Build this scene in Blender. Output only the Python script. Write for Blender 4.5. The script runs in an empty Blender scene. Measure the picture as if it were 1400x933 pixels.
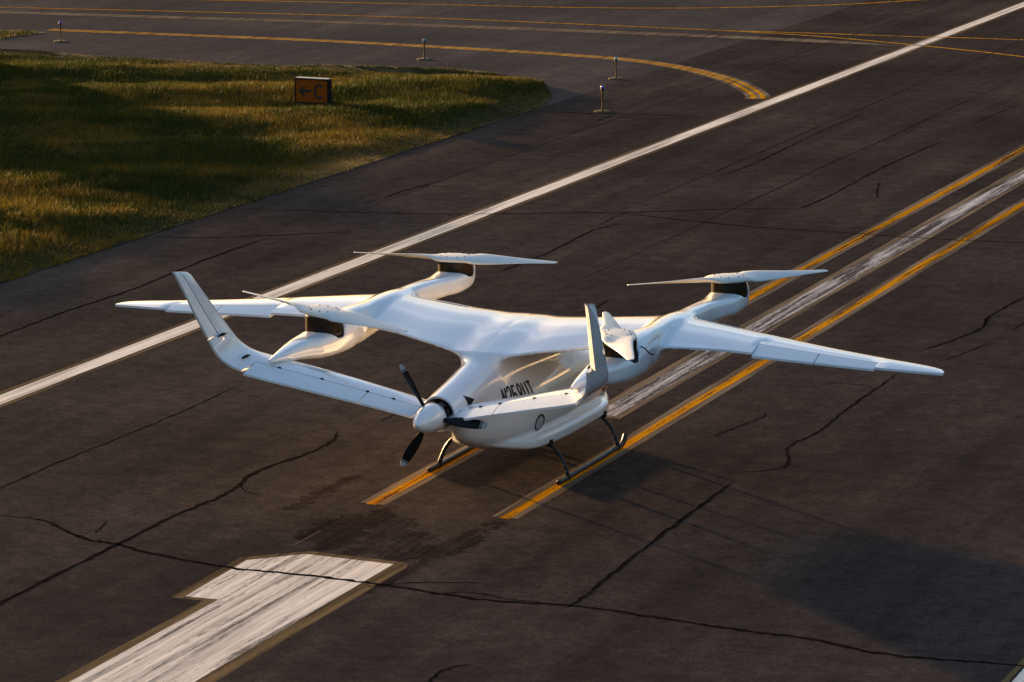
import bpy, bmesh, math, random
import numpy as np
from mathutils import Vector, Matrix

random.seed(7)
rng = np.random.default_rng(11)
SC = bpy.context.scene
COL = SC.collection
R = math.radians

# ------------------------------------------------------------------ camera
# world: the runway runs along +Y with its centre line on x = 0, z is up
FPX, CXP, CYP = 4565.67, 700.0, 466.5          # focal length and centre in photo pixels
PITCH, HEAD = R(11.6277), R(22.5966)
CAM = np.array([21.48, -52.40, 13.75])
cam = bpy.data.cameras.new('camera')
cam_o = bpy.data.objects.new('camera', cam)
COL.objects.link(cam_o)
cam.sensor_width = 36.0
cam.lens = FPX * 36.0 / 1400.0
cam.clip_start, cam.clip_end = 0.5, 6000.0
cam_o.location = CAM
cam_o.rotation_euler = (R(90) - PITCH, 0, HEAD)
SC.camera = cam_o

# ------------------------------------------------------------------ sky and sun
SUN_AZ, SUN_EL = -56.5, 3.8                     # degrees clockwise from +Y, degrees up
world = bpy.data.worlds.new('World')
SC.world = world
world.use_nodes = True
wn = world.node_tree
sky = wn.nodes.new('ShaderNodeTexSky')
sky.sky_type = 'NISHITA'
sky.sun_disc = False
sky.sun_elevation = R(SUN_EL)
sky.sun_rotation = R(SUN_AZ)
sky.air_density = 1.0
sky.dust_density = 6.0
sky.ozone_density = 2.2
# thin broken cloud all over the sky, as the reflections on the wing show
tc = wn.nodes.new('ShaderNodeTexCoord')
mp = wn.nodes.new('ShaderNodeMapping'); mp.inputs['Scale'].default_value = (1.0, 1.0, 2.6)
cn = wn.nodes.new('ShaderNodeTexNoise'); cn.inputs['Scale'].default_value = 3.2; cn.inputs['Detail'].default_value = 5.0; cn.inputs['Roughness'].default_value = 0.52
cr = wn.nodes.new('ShaderNodeValToRGB')
cr.color_ramp.elements[0].position = 0.46; cr.color_ramp.elements[0].color = (0.86, 0.86, 0.88, 1)
cr.color_ramp.elements[1].position = 0.66; cr.color_ramp.elements[1].color = (1.9, 1.75, 1.6, 1)
cm = wn.nodes.new('ShaderNodeMix'); cm.data_type = 'RGBA'; cm.blend_type = 'MULTIPLY'; cm.inputs[0].default_value = 1.0
wn.links.new(tc.outputs['Generated'], mp.inputs[0]); wn.links.new(mp.outputs[0], cn.inputs['Vector'])
wn.links.new(cn.outputs['Fac'], cr.inputs[0]); wn.links.new(cr.outputs[0], cm.inputs[7])
wn.links.new(sky.outputs[0], cm.inputs[6])
wn.links.new(cm.outputs[2], wn.nodes['Background'].inputs[0])
wn.nodes['Background'].inputs[1].default_value = 0.15
sun = bpy.data.lights.new('sun', 'SUN')
sun.energy = 4.3
sun.angle = R(1.1)
sun.color = (1.0, 0.62, 0.28)
sun_o = bpy.data.objects.new('sun', sun)
COL.objects.link(sun_o)
sv = Vector((math.sin(R(SUN_AZ)) * math.cos(R(SUN_EL)), math.cos(R(SUN_AZ)) * math.cos(R(SUN_EL)), math.sin(R(SUN_EL))))
sun_o.rotation_euler = sv.to_track_quat('Z', 'Y').to_euler()
sun_o.location = sv * 60
SC.view_settings.view_transform = 'Standard'
SC.view_settings.look = 'None'
SC.view_settings.gamma = 1
SC.view_settings.use_curve_mapping = False
SC.view_settings.exposure = 2.12
SC.cycles.max_bounces = 6

# ------------------------------------------------------------------ helpers
def ray(px, py):
    cp, sp = math.cos(PITCH), math.sin(PITCH)
    a, b = (px - CXP) / FPX, (py - CYP) / FPX
    d = np.array([a, cp - b * sp, -sp - b * cp])
    c, s = math.cos(HEAD), math.sin(HEAD)
    return np.array([c * d[0] - s * d[1], s * d[0] + c * d[1], d[2]])
def gnd(px, py, z=0.0):
    d = ray(px, py)
    q = CAM + d * ((z - CAM[2]) / d[2])
    return float(q[0]), float(q[1])

def tag(o, label=None, cat=None, group=None, kind=None):
    for k, v in (('label', label), ('category', cat), ('group', group), ('kind', kind)):
        if v: o[k] = v
    return o
def empty(name, loc=(0, 0, 0), rz=0):
    o = bpy.data.objects.new(name, None)
    o.empty_display_size = 0.2
    COL.objects.link(o)
    o.location = loc
    o.rotation_euler = (0, 0, rz)
    return o
def link(name, me, mat=None, parent=None, smooth=False):
    o = bpy.data.objects.new(name, me)
    COL.objects.link(o)
    if mat and not me.materials: me.materials.append(mat)
    if parent: o.parent = parent
    if smooth: me.polygons.foreach_set('use_smooth', [True] * len(me.polygons))
    return o
def mesh(name, v, f, mat=None, parent=None, smooth=False):
    me = bpy.data.meshes.new(name)
    me.from_pydata([tuple(map(float, p)) for p in v], [], [tuple(map(int, q)) for q in f])
    me.update()
    return link(name, me, mat, parent, smooth)
def bmo(name, bm, mat=None, parent=None, smooth=False):
    me = bpy.data.meshes.new(name)
    bm.normal_update()
    bm.to_mesh(me); bm.free()
    return link(name, me, mat, parent, smooth)
def dup(o, parent=None):
    c = o.copy(); COL.objects.link(c); c.parent = parent
    for ch in o.children: dup(ch, c)
    return c
def autosmooth(o, deg=35):
    me = o.data
    me.polygons.foreach_set('use_smooth', [True] * len(me.polygons))
    bm = bmesh.new(); bm.from_mesh(me)
    for e in bm.edges:
        if len(e.link_faces) == 2 and e.calc_face_angle(0) > R(deg): e.smooth = False
    bm.to_mesh(me); bm.free()
def pchip(xs, ys):
    xs, ys = np.array(xs, float), np.array(ys, float)
    if xs[0] > xs[-1]: xs, ys = xs[::-1], ys[::-1]
    h = np.diff(xs); d = np.diff(ys) / h
    m = np.zeros_like(xs)
    for i in range(1, len(xs) - 1):
        if d[i - 1] * d[i] > 0:
            w1, w2 = 2 * h[i] + h[i - 1], h[i] + 2 * h[i - 1]
            m[i] = (w1 + w2) / (w1 / d[i - 1] + w2 / d[i])
    m[0], m[-1] = d[0], d[-1]
    def fn(x):
        x = np.clip(np.asarray(x, float), xs[0], xs[-1])
        i = np.clip(np.searchsorted(xs, x) - 1, 0, len(h) - 1)
        t = (x - xs[i]) / h[i]
        return ((1 + 2 * t) * (1 - t) ** 2 * ys[i] + t * (1 - t) ** 2 * h[i] * m[i]
                + t * t * (3 - 2 * t) * ys[i + 1] + t * t * (t - 1) * h[i] * m[i + 1])
    return fn
def tube_mesh(path, rad, n=14, cap=True):
    """verts, faces of a tube with round ends along a polyline; rad is a number or one per point"""
    P = [Vector(p) for p in path]
    rads = [rad] * len(P) if not hasattr(rad, '__len__') else list(rad)
    v, f = [], []
    up = None
    for i, p in enumerate(P):
        t = (P[min(i + 1, len(P) - 1)] - P[max(i - 1, 0)]).normalized()
        if up is None: up = t.orthogonal().normalized()
        up = (up - t * up.dot(t)).normalized()
        s = t.cross(up)
        for k in range(n):
            a = 2 * math.pi * k / n
            v.append(p + (up * math.cos(a) + s * math.sin(a)) * rads[i])
    for i in range(len(P) - 1):
        for k in range(n):
            a, b = i * n + k, i * n + (k + 1) % n
            f.append((a, b, b + n, a + n))
    if cap:
        f.append(tuple(reversed(range(n))))
        f.append(tuple(range((len(P) - 1) * n, len(P) * n)))
    return v, f
def lathe(prof, n=40, axis='z'):
    """prof: list of (radius, height)"""
    v, f = [], []
    for r, h in prof:
        for k in range(n):
            a = 2 * math.pi * k / n
            x, y = r * math.cos(a), r * math.sin(a)
            v.append((x, y, h) if axis == 'z' else (x, h, y))
    for i in range(len(prof) - 1):
        for k in range(n):
            a, b = i * n + k, i * n + (k + 1) % n
            f.append((a, b, b + n, a + n) if axis == 'z' else (a, a + n, b + n, b))
    return v, f
def box(bm, x0, x1, y0, y1, z0, z1, bevel=0.0):
    g = bmesh.ops.create_cube(bm, size=1.0, matrix=Matrix.Translation(((x0 + x1) / 2, (y0 + y1) / 2, (z0 + z1) / 2)) @ Matrix.Diagonal((x1 - x0, y1 - y0, z1 - z0, 1)))
    if bevel:
        es = list({e for vv in g['verts'] for e in vv.link_edges})
        bmesh.ops.bevel(bm, geom=es, offset=bevel, segments=2, affect='EDGES', profile=0.6)

# ------------------------------------------------------------------ materials
def newmat(name):
    m = bpy.data.materials.new(name)
    m.use_nodes = True
    return m, m.node_tree, m.node_tree.nodes['Principled BSDF']
def node(nt, typ, **kw):
    n = nt.nodes.new(typ)
    for k, v in kw.items(): setattr(n, k, v)
    return n
def noise(nt, coord, scale, detail=4, rough=0.55, stretch=None):
    n = node(nt, 'ShaderNodeTexNoise')
    n.inputs['Scale'].default_value = scale
    n.inputs['Detail'].default_value = detail
    n.inputs['Roughness'].default_value = rough
    if stretch:
        mp = node(nt, 'ShaderNodeMapping')
        mp.inputs['Scale'].default_value = stretch
        nt.links.new(coord, mp.inputs[0]); coord = mp.outputs[0]
    nt.links.new(coord, n.inputs['Vector'])
    return n.outputs['Fac']
def ramp(nt, fac, stops):
    r = node(nt, 'ShaderNodeValToRGB')
    e = r.color_ramp.elements
    while len(e) < len(stops): e.new(0.5)
    for el, (p, c) in zip(e, stops):
        el.position = p
        el.color = (c, c, c, 1) if isinstance(c, (int, float)) else (*c, 1)
    nt.links.new(fac, r.inputs[0])
    return r.outputs[0]
def mix(nt, fac, a, b, typ='MIX'):
    m = node(nt, 'ShaderNodeMix', data_type='RGBA', blend_type=typ)
    if isinstance(fac, (int, float)): m.inputs[0].default_value = fac
    else: nt.links.new(fac, m.inputs[0])
    for s, i in ((a, 6), (b, 7)):
        if isinstance(s, tuple): m.inputs[i].default_value = (*s, 1)
        else: nt.links.new(s, m.inputs[i])
    return m.outputs[2]
def math_n(nt, op, a, b=None):
    m = node(nt, 'ShaderNodeMath', operation=op)
    for i, s in enumerate((a, b)):
        if s is None: continue
        if isinstance(s, (int, float)): m.inputs[i].default_value = s
        else: nt.links.new(s, m.inputs[i])
    return m.outputs[0]
def bump(nt, h, strength, dist, bsdf):
    b = node(nt, 'ShaderNodeBump')
    b.inputs['Strength'].default_value = strength
    b.inputs['Distance'].default_value = dist
    nt.links.new(h, b.inputs['Height'])
    nt.links.new(b.outputs[0], bsdf.inputs['Normal'])
def geo(nt):
    return node(nt, 'ShaderNodeNewGeometry').outputs['Position']

def matte(m, col, gloss=0.0, rough=0.5, normal=None):
    """rough ground: diffuse with a trace of gloss, no grazing sheen"""
    nt = m.node_tree
    d = node(nt, 'ShaderNodeBsdfDiffuse')
    d.inputs['Roughness'].default_value = 0.0
    nt.links.new(col, d.inputs[0])
    out = d.outputs[0]
    if normal: nt.links.new(normal, d.inputs['Normal'])
    if gloss:
        g = node(nt, 'ShaderNodeBsdfAnisotropic')
        g.inputs['Roughness'].default_value = rough
        if normal: nt.links.new(normal, g.inputs['Normal'])
        mx = node(nt, 'ShaderNodeMixShader')
        mx.inputs[0].default_value = gloss
        nt.links.new(out, mx.inputs[1]); nt.links.new(g.outputs[0], mx.inputs[2])
        out = mx.outputs[0]
    nt.links.new(out, nt.nodes['Material Output'].inputs[0])
    nt.nodes.remove(nt.nodes['Principled BSDF'])
def bump_out(nt, h, strength, dist):
    b = node(nt, 'ShaderNodeBump')
    b.inputs['Strength'].default_value = strength
    b.inputs['Distance'].default_value = dist
    nt.links.new(h, b.inputs['Height'])
    return b.outputs[0]
def asphalt_nodes(nt, base=(0.0365, 0.0272, 0.0226)):
    g = geo(nt)
    big = ramp(nt, noise(nt, g, 0.13, 5, 0.6), [(0.32, 0.55), (0.68, 1.4)])
    streak = ramp(nt, noise(nt, g, 1.0, 5, 0.6, (0.9, 0.05, 1)), [(0.3, 0.68), (0.7, 1.3)])
    mott = ramp(nt, noise(nt, g, 2.2, 6, 0.7), [(0.3, 0.62), (0.7, 1.38)])
    fine = ramp(nt, noise(nt, g, 30, 3, 0.8), [(0.3, 0.45), (0.5, 0.95), (0.72, 1.8)])
    grit = ramp(nt, noise(nt, g, 7, 4, 0.85), [(0.33, 0.68), (0.68, 1.36)])
    c = mix(nt, 1.0, base, big, 'MULTIPLY')
    c = mix(nt, 1.0, c, streak, 'MULTIPLY')
    c = mix(nt, 1.0, c, mott, 'MULTIPLY')
    c = mix(nt, 1.0, c, fine, 'MULTIPLY')
    c = mix(nt, 1.0, c, grit, 'MULTIPLY')
    return g, c
def mat_asphalt(name, base, gloss=0.012):
    m, nt, b = newmat(name)
    g, c = asphalt_nodes(nt, base)
    matte(m, c, gloss, 0.55, bump_out(nt, noise(nt, g, 55, 3, 0.7), 0.5, 0.005))
    return m
M_ASPH = mat_asphalt('asphalt', (0.0365, 0.0272, 0.0226))
M_ASPH2 = mat_asphalt('asphalt_taxiway', (0.042, 0.0325, 0.028), 0.03)

def mat_paint(name, col, wear, lo, hi, tan=None, rough=0.7):
    """worn paint: long streaks of wear along the runway show the asphalt below"""
    m, nt, b = newmat(name)
    g, asph = asphalt_nodes(nt)
    s1 = noise(nt, g, 1.0, 7, 0.66, (6.5, 0.22, 1))
    s2 = noise(nt, g, 1.0, 6, 0.75, (30, 4.0, 1))
    s3 = noise(nt, g, 0.22, 3, 0.5)
    w = math_n(nt, 'ADD', math_n(nt, 'MULTIPLY', s1, 0.55), math_n(nt, 'MULTIPLY', s2, 0.25))
    w = math_n(nt, 'ADD', w, math_n(nt, 'MULTIPLY', s3, 0.20))
    mask = ramp(nt, w, [(lo, 0.0), (hi, 1.0)])
    tint = ramp(nt, noise(nt, g, 1.0, 6, 0.7, (4.5, 0.13, 1)), [(0.36, 0.40), (0.47, 0.80), (0.60, 1.08)])
    pc = mix(nt, 1.0, col, tint, 'MULTIPLY')
    if tan: pc = mix(nt, ramp(nt, noise(nt, g, 1.0, 5, 0.6, (5, 0.4, 1)), [(0.42, 0.0), (0.6, 0.75)]), pc, tan)
    c = mix(nt, mask, mix(nt, wear, pc, asph), pc)
    matte(m, c, 0.0, 0.5, bump_out(nt, w, 0.4, 0.004))
    return m
M_WHITE = mat_paint('worn_white_paint', (0.84, 0.73, 0.60), 0.8, 0.415, 0.485)
M_EDGEW = mat_paint('edge_line_paint', (0.85, 0.74, 0.60), 0.9, 0.37, 0.43)
M_CENW = mat_paint('scuffed_white_paint', (0.58, 0.55, 0.52), 0.92, 0.46, 0.55)
M_YELL = mat_paint('worn_yellow_paint', (0.60, 0.245, 0.008), 0.9, 0.425, 0.485)
M_TAN = mat_paint('faded_tan_paint', (0.22, 0.165, 0.11), 0.75, 0.40, 0.54)
M_OCHRE = mat_paint('faded_ochre_paint', (0.19, 0.128, 0.062), 0.7, 0.38, 0.54)
M_TAXIY = mat_paint('taxiway_yellow_paint', (0.56, 0.255, 0.016), 0.8, 0.36, 0.46)
M_BLACKOUT = mat_paint('blacked_out_paint', (0.020, 0.015, 0.014), 0.95, 0.44, 0.60)

def mat_plain(name, col, rough=0.5, metal=0.0, coat=0.0, spec=0.5, var=0.12, vs=6.0, bmp=0.0):
    m, nt, b = newmat(name)
    g = node(nt, 'ShaderNodeTexCoord').outputs['Object']
    t = ramp(nt, noise(nt, g, vs, 5, 0.6), [(0.3, 1 - var), (0.7, 1 + var)])
    nt.links.new(mix(nt, 1.0, col, t, 'MULTIPLY'), b.inputs['Base Color'])
    rr = ramp(nt, noise(nt, g, vs * 1.7, 4, 0.6), [(0.3, max(0.02, rough * 0.8)), (0.7, min(1, rough * 1.25))])
    nt.links.new(rr, b.inputs['Roughness'])
    b.inputs['Metallic'].default_value = metal
    b.inputs['Coat Weight'].default_value = coat
    b.inputs['Coat Roughness'].default_value = 0.03
    b.inputs['Specular IOR Level'].default_value = spec
    if bmp: bump(nt, noise(nt, g, vs * 4, 4, 0.6), bmp, 0.01, b)
    return m
def mat_crack():
    m, nt, b = newmat('crack_sealant')
    g = geo(nt)
    matte(m, ramp(nt, noise(nt, g, 6, 4, 0.6), [(0.35, (0.007, 0.006, 0.005)), (0.58, (0.014, 0.011, 0.009)), (0.75, (0.040, 0.025, 0.012))]))
    return m
M_CRACK = mat_crack()
M_PAINT = mat_plain('white_gloss_paint', (0.77, 0.77, 0.78), 0.12, coat=1.0, var=0.025, vs=1.2)
M_SURF = mat_plain('white_satin_paint', (0.78, 0.78, 0.78), 0.42, coat=0.25, var=0.03, vs=2.0)
M_ROTOR = mat_plain('rotor_off_white', (0.68, 0.66, 0.61), 0.42, coat=0.1, var=0.03, vs=3.0)
M_BLACK = mat_plain('black_carbon', (0.007, 0.007, 0.007), 0.5, spec=0.2, var=0.2)
M_GAP = mat_plain('gap_black', (0.010, 0.010, 0.011), 0.7, spec=0.2)
M_SKID = mat_plain('skid_dark_tube', (0.010, 0.010, 0.012), 0.40, spec=0.35, var=0.2)
M_MOTOR = mat_plain('motor_black', (0.010, 0.010, 0.010), 0.5, spec=0.3, var=0.3)
M_COPPER = mat_plain('copper_windings', (0.050, 0.024, 0.004), 0.6, spec=0.2, var=0.25)
M_STEEL = mat_plain('dark_steel', (0.10, 0.10, 0.11), 0.3, metal=0.9, var=0.2)
M_INK = mat_plain('black_lettering', (0.014, 0.014, 0.015), 0.45, var=0.1)
M_GREYDECAL = mat_plain('grey_decal', (0.45, 0.45, 0.46), 0.4, var=0.05)
M_TIPGREY = mat_plain('blade_tip_grey', (0.42, 0.42, 0.42), 0.5, var=0.05)
M_GLASS = mat_plain('dark_window', (0.02, 0.014, 0.012), 0.08, spec=0.6, var=0.05)
M_SIGNF = mat_plain('sign_face_orange', (0.31, 0.064, 0.0035), 0.7, spec=0.08, var=0.08)
M_SIGNB = mat_plain('sign_case_black', (0.008, 0.008, 0.008), 0.7, spec=0.1, var=0.1)
M_METAL = mat_plain('galvanised_metal', (0.35, 0.33, 0.30), 0.45, metal=0.7, var=0.15)
M_POST = mat_plain('light_post_ochre', (0.085, 0.032, 0.005), 0.7, spec=0.1, var=0.15)
M_PLATE = mat_plain('light_base_concrete', (0.10, 0.068, 0.038), 0.9, spec=0.05, var=0.15)
M_BLUE = mat_plain('blue_lens', (0.02, 0.06, 0.55), 0.12, spec=0.6, var=0.05)
M_CYAN = mat_plain('pale_blue_lens', (0.05, 0.32, 0.45), 0.12, spec=0.6, var=0.05)
M_BARK = mat_plain('bark', (0.09, 0.065, 0.045), 0.9, var=0.3, bmp=0.6)
M_LEAF = mat_plain('leaf', (0.05, 0.075, 0.02), 0.6, var=0.3)

def mat_soil():
    m, nt, b = newmat('infield_turf')
    g = geo(nt)
    a = ramp(nt, noise(nt, g, 0.35, 5, 0.6), [(0.3, (0.012, 0.016, 0.003)), (0.55, (0.022, 0.024, 0.005)), (0.75, (0.040, 0.031, 0.009))])
    c = mix(nt, 0.8, a, ramp(nt, noise(nt, g, 9, 5, 0.7), [(0.3, 0.5), (0.7, 1.4)]), 'MULTIPLY')
    nt.links.new(c, b.inputs['Base Color'])
    b.inputs['Roughness'].default_value = 0.95
    b.inputs['Specular IOR Level'].default_value = 0.1
    bump(nt, noise(nt, g, 6, 6, 0.7), 1.0, 0.12, b)
    return m
M_SOIL = mat_soil()
def mat_grass():
    m, nt, b = newmat('grass_blades')
    at = node(nt, 'ShaderNodeAttribute', attribute_name='tint')
    nt.links.new(at.outputs['Color'], b.inputs['Base Color'])
    b.inputs['Roughness'].default_value = 0.7
    b.inputs['Specular IOR Level'].default_value = 0.15
    tr = node(nt, 'ShaderNodeBsdfTranslucent')
    nt.links.new(at.outputs['Color'], tr.inputs[0])
    mx = node(nt, 'ShaderNodeMixShader')
    mx.inputs[0].default_value = 0.3
    nt.links.new(b.outputs[0], mx.inputs[1]); nt.links.new(tr.outputs[0], mx.inputs[2])
    nt.links.new(mx.outputs[0], nt.nodes['Material Output'].inputs[0])
    return m
M_GRASS = mat_grass()

# ------------------------------------------------------------------ ground, runway, taxiway
def sheet(name, pts, z, mat, parent=None, kind=None):
    o = mesh(name, [(x, y, z) for x, y in pts], [tuple(range(len(pts)))], mat, parent)
    return tag(o, kind=kind)
GX = -17.15                                     # grass edge beside the runway
ground = sheet('ground', [(-2500, -2500), (2500, -2500), (2500, 2500), (-2500, 2500)], -0.30, M_SOIL, kind='structure')
runway = sheet('runway', [(GX, -260), (17.15, -260), (17.15, 600), (GX, 600)], 0.0, M_ASPH, kind='structure')
taxi = sheet('taxiway', [(-260, 49.0), (-25.0, 49.0), (-20.5, 47.0), (GX - 0.6, 41.0), (GX, 40.0), (GX, 140.0), (-260, 140.0)], -0.004, M_ASPH2, kind='structure')
taxi_e = sheet('taxiway_east', [(17.15, 52.0), (200, 52.0), (200, 140.0), (17.15, 140.0)], -0.004, M_ASPH2, kind='structure')

# ------------------------------------------------------------------ painted markings, parts of the runway
def strip(name, x0, x1, y0, y1, z, mat, parent=runway, seg=None, jag=0.0):
    n = seg or max(2, int((y1 - y0) / 0.6))
    n = min(n, 500)
    v, f = [], []
    for i in range(n + 1):
        y = y0 + (y1 - y0) * i / n
        v += [(x0 + random.gauss(0, jag), y, z), (x1 + random.gauss(0, jag), y, z)]
    for i in range(n): f.append((2 * i, 2 * i + 1, 2 * i + 3, 2 * i + 2))
    return mesh(name, v, f, mat, parent)
for s in (-1, 1):
    c = -10.97 if s < 0 else 11.20
    strip('edge_line_border', c - 0.35, c - 0.255, -200, 500, 0.0010, M_OCHRE, jag=0.008)
    strip('edge_line_border', c + 0.255, c + 0.35, -200, 500, 0.0010, M_OCHRE, jag=0.008)
    strip('edge_line', c - 0.22, c + 0.22, -200, 500, 0.0020, M_EDGEW, jag=0.006)
for c in (-1.19, 1.19):
    strip('yellow_line_border', c - 0.24, c + 0.22, -3.90, 420, 0.0010, M_TAN, jag=0.006)
    strip('yellow_line', c - 0.095, c + 0.085, -3.96, 420, 0.0020, M_YELL, jag=0.008)
strip('centre_line_border', -0.40, 0.36, 3.52, 420, 0.0010, M_TAN, jag=0.006)
strip('centre_line', -0.22, 0.22, 3.70, 420, 0.0020, M_CENW, jag=0.008)
number_tan = [(-1.08, -30), (-1.08, -10.10), (-1.62, -10.13), (-1.68, -7.74), (-0.85, -6.98), (0.84, -7.02), (0.94, -7.25), (0.94, -30)]
number_wht = [(-0.90, -30), (-0.90, -9.96), (-1.44, -10.0), (-1.52, -7.84), (-0.84, -7.16), (0.68, -7.18), (0.68, -30)]
sheet('number_border', number_tan, 0.0010, M_OCHRE, runway)
sheet('runway_number', number_wht, 0.0020, M_WHITE, runway)
# blacked-out old marking between the number and the yellow lines
def ribbon(name, pts, width, z, mat, parent, wob=0.0, taper=True, sub=6):
    """flat ribbon along a smooth curve through ground points"""
    P = [Vector((x, y, 0)) for x, y in pts]
    Q = []
    for i in range(len(P) - 1):
        a, b, c, d = P[max(i - 1, 0)], P[i], P[i + 1], P[min(i + 2, len(P) - 1)]
        for k in range(sub):
            t = k / sub
            Q.append(0.5 * ((2 * b) + (c - a) * t + (2 * a - 5 * b + 4 * c - d) * t * t + (3 * b - a - 3 * c + d) * t ** 3))
    Q.append(P[-1])
    v, f = [], []
    n = len(Q)
    for i, q in enumerate(Q):
        t = (Q[min(i + 1, n - 1)] - Q[max(i - 1, 0)]).normalized()
        s = Vector((-t.y, t.x, 0))
        q = q + s * random.gauss(0, wob)
        e = min(1.0, 0.25 + 6 * min(i, n - 1 - i) / n) if taper else 1.0
        wl, wr = (width * 0.5 * e * (random.uniform(0.5, 1.5) if wob else 1) for _ in (0, 1))
        v += [tuple(q + s * wl + Vector((0, 0, z))), tuple(q - s * wr + Vector((0, 0, z)))]
    for i in range(n - 1): f.append((2 * i + 1, 2 * i + 3, 2 * i + 2, 2 * i))
    return mesh(name, v, f, mat, parent)
def offs(pts, d):
    P = [Vector((x, y)) for x, y in pts]
    o = []
    for i, p in enumerate(P):
        t = (P[min(i + 1, len(P) - 1)] - P[max(i - 1, 0)]).normalized()
        o.append((p.x - t.y * d, p.y + t.x * d))
    return o
# blacked-out old marking between the number and the yellow lines: overlapping worn strokes
for x, y0, y1, w in ((-1.2, -6.5, -4.6, 0.5), (-0.75, -6.9, -4.1, 0.55), (-0.2, -7.0, -4.5, 0.5), (0.35, -6.9, -5.2, 0.5), (0.75, -7.0, -5.9, 0.4), (1.22, -6.4, -4.1, 0.34), (1.05, -8.8, -5.0, 0.22), (-2.3, -4.9, -2.2, 0.3)):
    ribbon('blackout_stroke', [(x + random.gauss(0, 0.06), y0 + (y1 - y0) * t / 5) for t in range(6)], w, 0.0006 + 0.0001 * (x + 2), M_BLACKOUT, runway, wob=0.02)
ribbon('paint_scrape', [gnd(400, 746), gnd(420, 736), gnd(440, 725)], 0.022, 0.0022, M_TAN, runway)
# taxiway edge: double yellow line curving onto the runway edge
tx = [(-42.3, 55.9), (-38, 56.2), (-34, 56.45), (-31, 56.55), (-27, 56.4), (-23, 56.1), (-19.4, 55.5), (-17.3, 54.5), (-15.6, 53.15), (-13.9, 51.35), (-12.6, 49.4), (-11.85, 48.0), (-11.62, 47.25)]
ribbon('taxi_edge_border', tx, 0.80, 0.0010, M_TAN, taxi, taper=False)
for d in (-0.15, 0.15): ribbon('taxi_edge_line', offs(tx, d), 0.17, 0.0020, M_TAXIY, taxi, taper=False)
# taxiway centre lines
ribbon('taxi_centre_line', [(-90, 55.0), (-70, 58.6), (-58, 60.6), (-48.3, 62.2), (-40, 63.7), (-31.7, 65.0), (-24, 65.3), (-17.5, 65.2), (-13, 64.2), (-6.6, 61.5), (-3.4, 58.6), (-1.9, 54.5), (-1.19, 47)], 0.17, 0.0020, M_TAXIY, taxi, taper=False)
ribbon('taxi_centre_line', [(-19, 65.3), (-15.1, 65.8), (-11.5, 66.1), (-7.9, 66.6), (10, 67.5), (60, 69)], 0.17, 0.0024, M_TAXIY, taxi, taper=False)
ribbon('taxi_centre_line', [(-49.8, 66.0), (-38, 68.8), (-26, 71.2), (-20, 74.2), (-15.9, 78.2), (-11, 86), (-5, 98)], 0.17, 0.0020, M_TAXIY, taxi, taper=False)
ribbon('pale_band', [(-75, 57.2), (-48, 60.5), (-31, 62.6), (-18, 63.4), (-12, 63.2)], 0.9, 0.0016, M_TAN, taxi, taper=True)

# sealed cracks
CR = [
 (0.13, [(0,705),(60,712),(110,735),(160,745),(230,762),(320,777),(420,787),(500,797),(545,803),(600,812),(680,822),(790,829),(900,845),(1000,860),(1100,873),(1200,893),(1300,903),(1400,911),(1480,922)]),
 (0.12, [(-60,855),(0,825),(80,785),(160,745),(240,705),(300,680),(330,662),(345,648),(420,620),(455,603),(459,590)]),
 (0.05, [(-60,695),(0,668),(90,628),(190,588),(260,558),(330,525)]),
 (0.09, [(775,831),(800,815),(830,790),(900,735),(960,690),(1000,660)]),
 (0.07, [(994,647),(1060,642),(1078,632),(1076,617),(1085,607),(1120,590),(1150,565),(1200,530),(1230,508)]),
 (0.08, [(1262,478),(1290,470),(1340,450),(1350,435),(1375,420),(1410,402)]),
 (0.05, [(1345,446),(1352,436),(1368,432)]),
 (0.06, [(978,597),(990,591),(1010,583),(1040,572),(1045,565)]),
 (0.04, [(1130,523),(1180,527),(1200,535)]),
 (0.10, [(330,285),(500,291),(640,293),(800,291),(860,291),(1000,286),(1090,286)]),
 (0.10, [(850,290),(870,294),(950,303),(1050,312),(1180,320),(1300,328),(1420,333)]),
 (0.09, [(215,324),(300,325),(420,320),(480,317)]),
 (0.08, [(525,272),(550,262),(575,255),(590,250)]),
 (0.05, [(570,256),(600,255),(640,257)]),
 (0.10, [(735,153),(800,155),(870,157),(960,160)]),
 (0.06, [(800,155),(830,160),(900,163),(970,160)]),
 (0.09, [(-40,478),(0,460),(50,441),(96,424),(180,396),(300,348),(370,325)]),
 (0.06, [(985,241),(1030,224),(1060,210),(1100,191)]),
 (0.08, [(1087,287),(1126,272),(1194,236),(1240,214),(1289,193)]),
 (0.05, [(1199,272),(1200,258),(1203,249)]),
 (0.08, [(849,306),(809,316),(767,337),(737,351),(677,374)]),
 (0.08, [(830,411),(822,416),(810,423),(790,428)]),
 (0.05, [(500,803),(560,797),(660,797)]),
 (0.05, [(585,815),(610,811),(650,811),(700,820),(760,826)]),
 (0.07, [(583,936),(600,920),(620,912),(645,909)]),
 (0.06, [(890,128),(910,123),(925,119)]),
 (0.08, [(775,183),(810,172)]), (0.07, [(815,166),(840,157)]),
 (0.05, [(1290,493),(1320,482),(1350,470)]),
 (0.05, [(520,577),(560,556),(600,536),(625,520)]),
 (0.05, [(1340,278),(1356,282),(1366,286)]), (0.05, [(1372,277),(1392,277),(1410,274)]),
 (0.05, [(1385,452),(1400,441),(1430,425)]),
 (0.04, [(330,662),(335,672),(360,677)]),
 (0.04, [(128,730),(140,720),(146,712)]),
 (0.05, [(860,290),(840,297),(818,309)]),
 (0.06, [(1260,6),(1290,2),(1305,-4)]),
 (0.05, [(1330,170),(1360,157),(1390,145)]),
 (0.05, [(1100,190),(1140,172),(1180,158)]),
]
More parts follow.
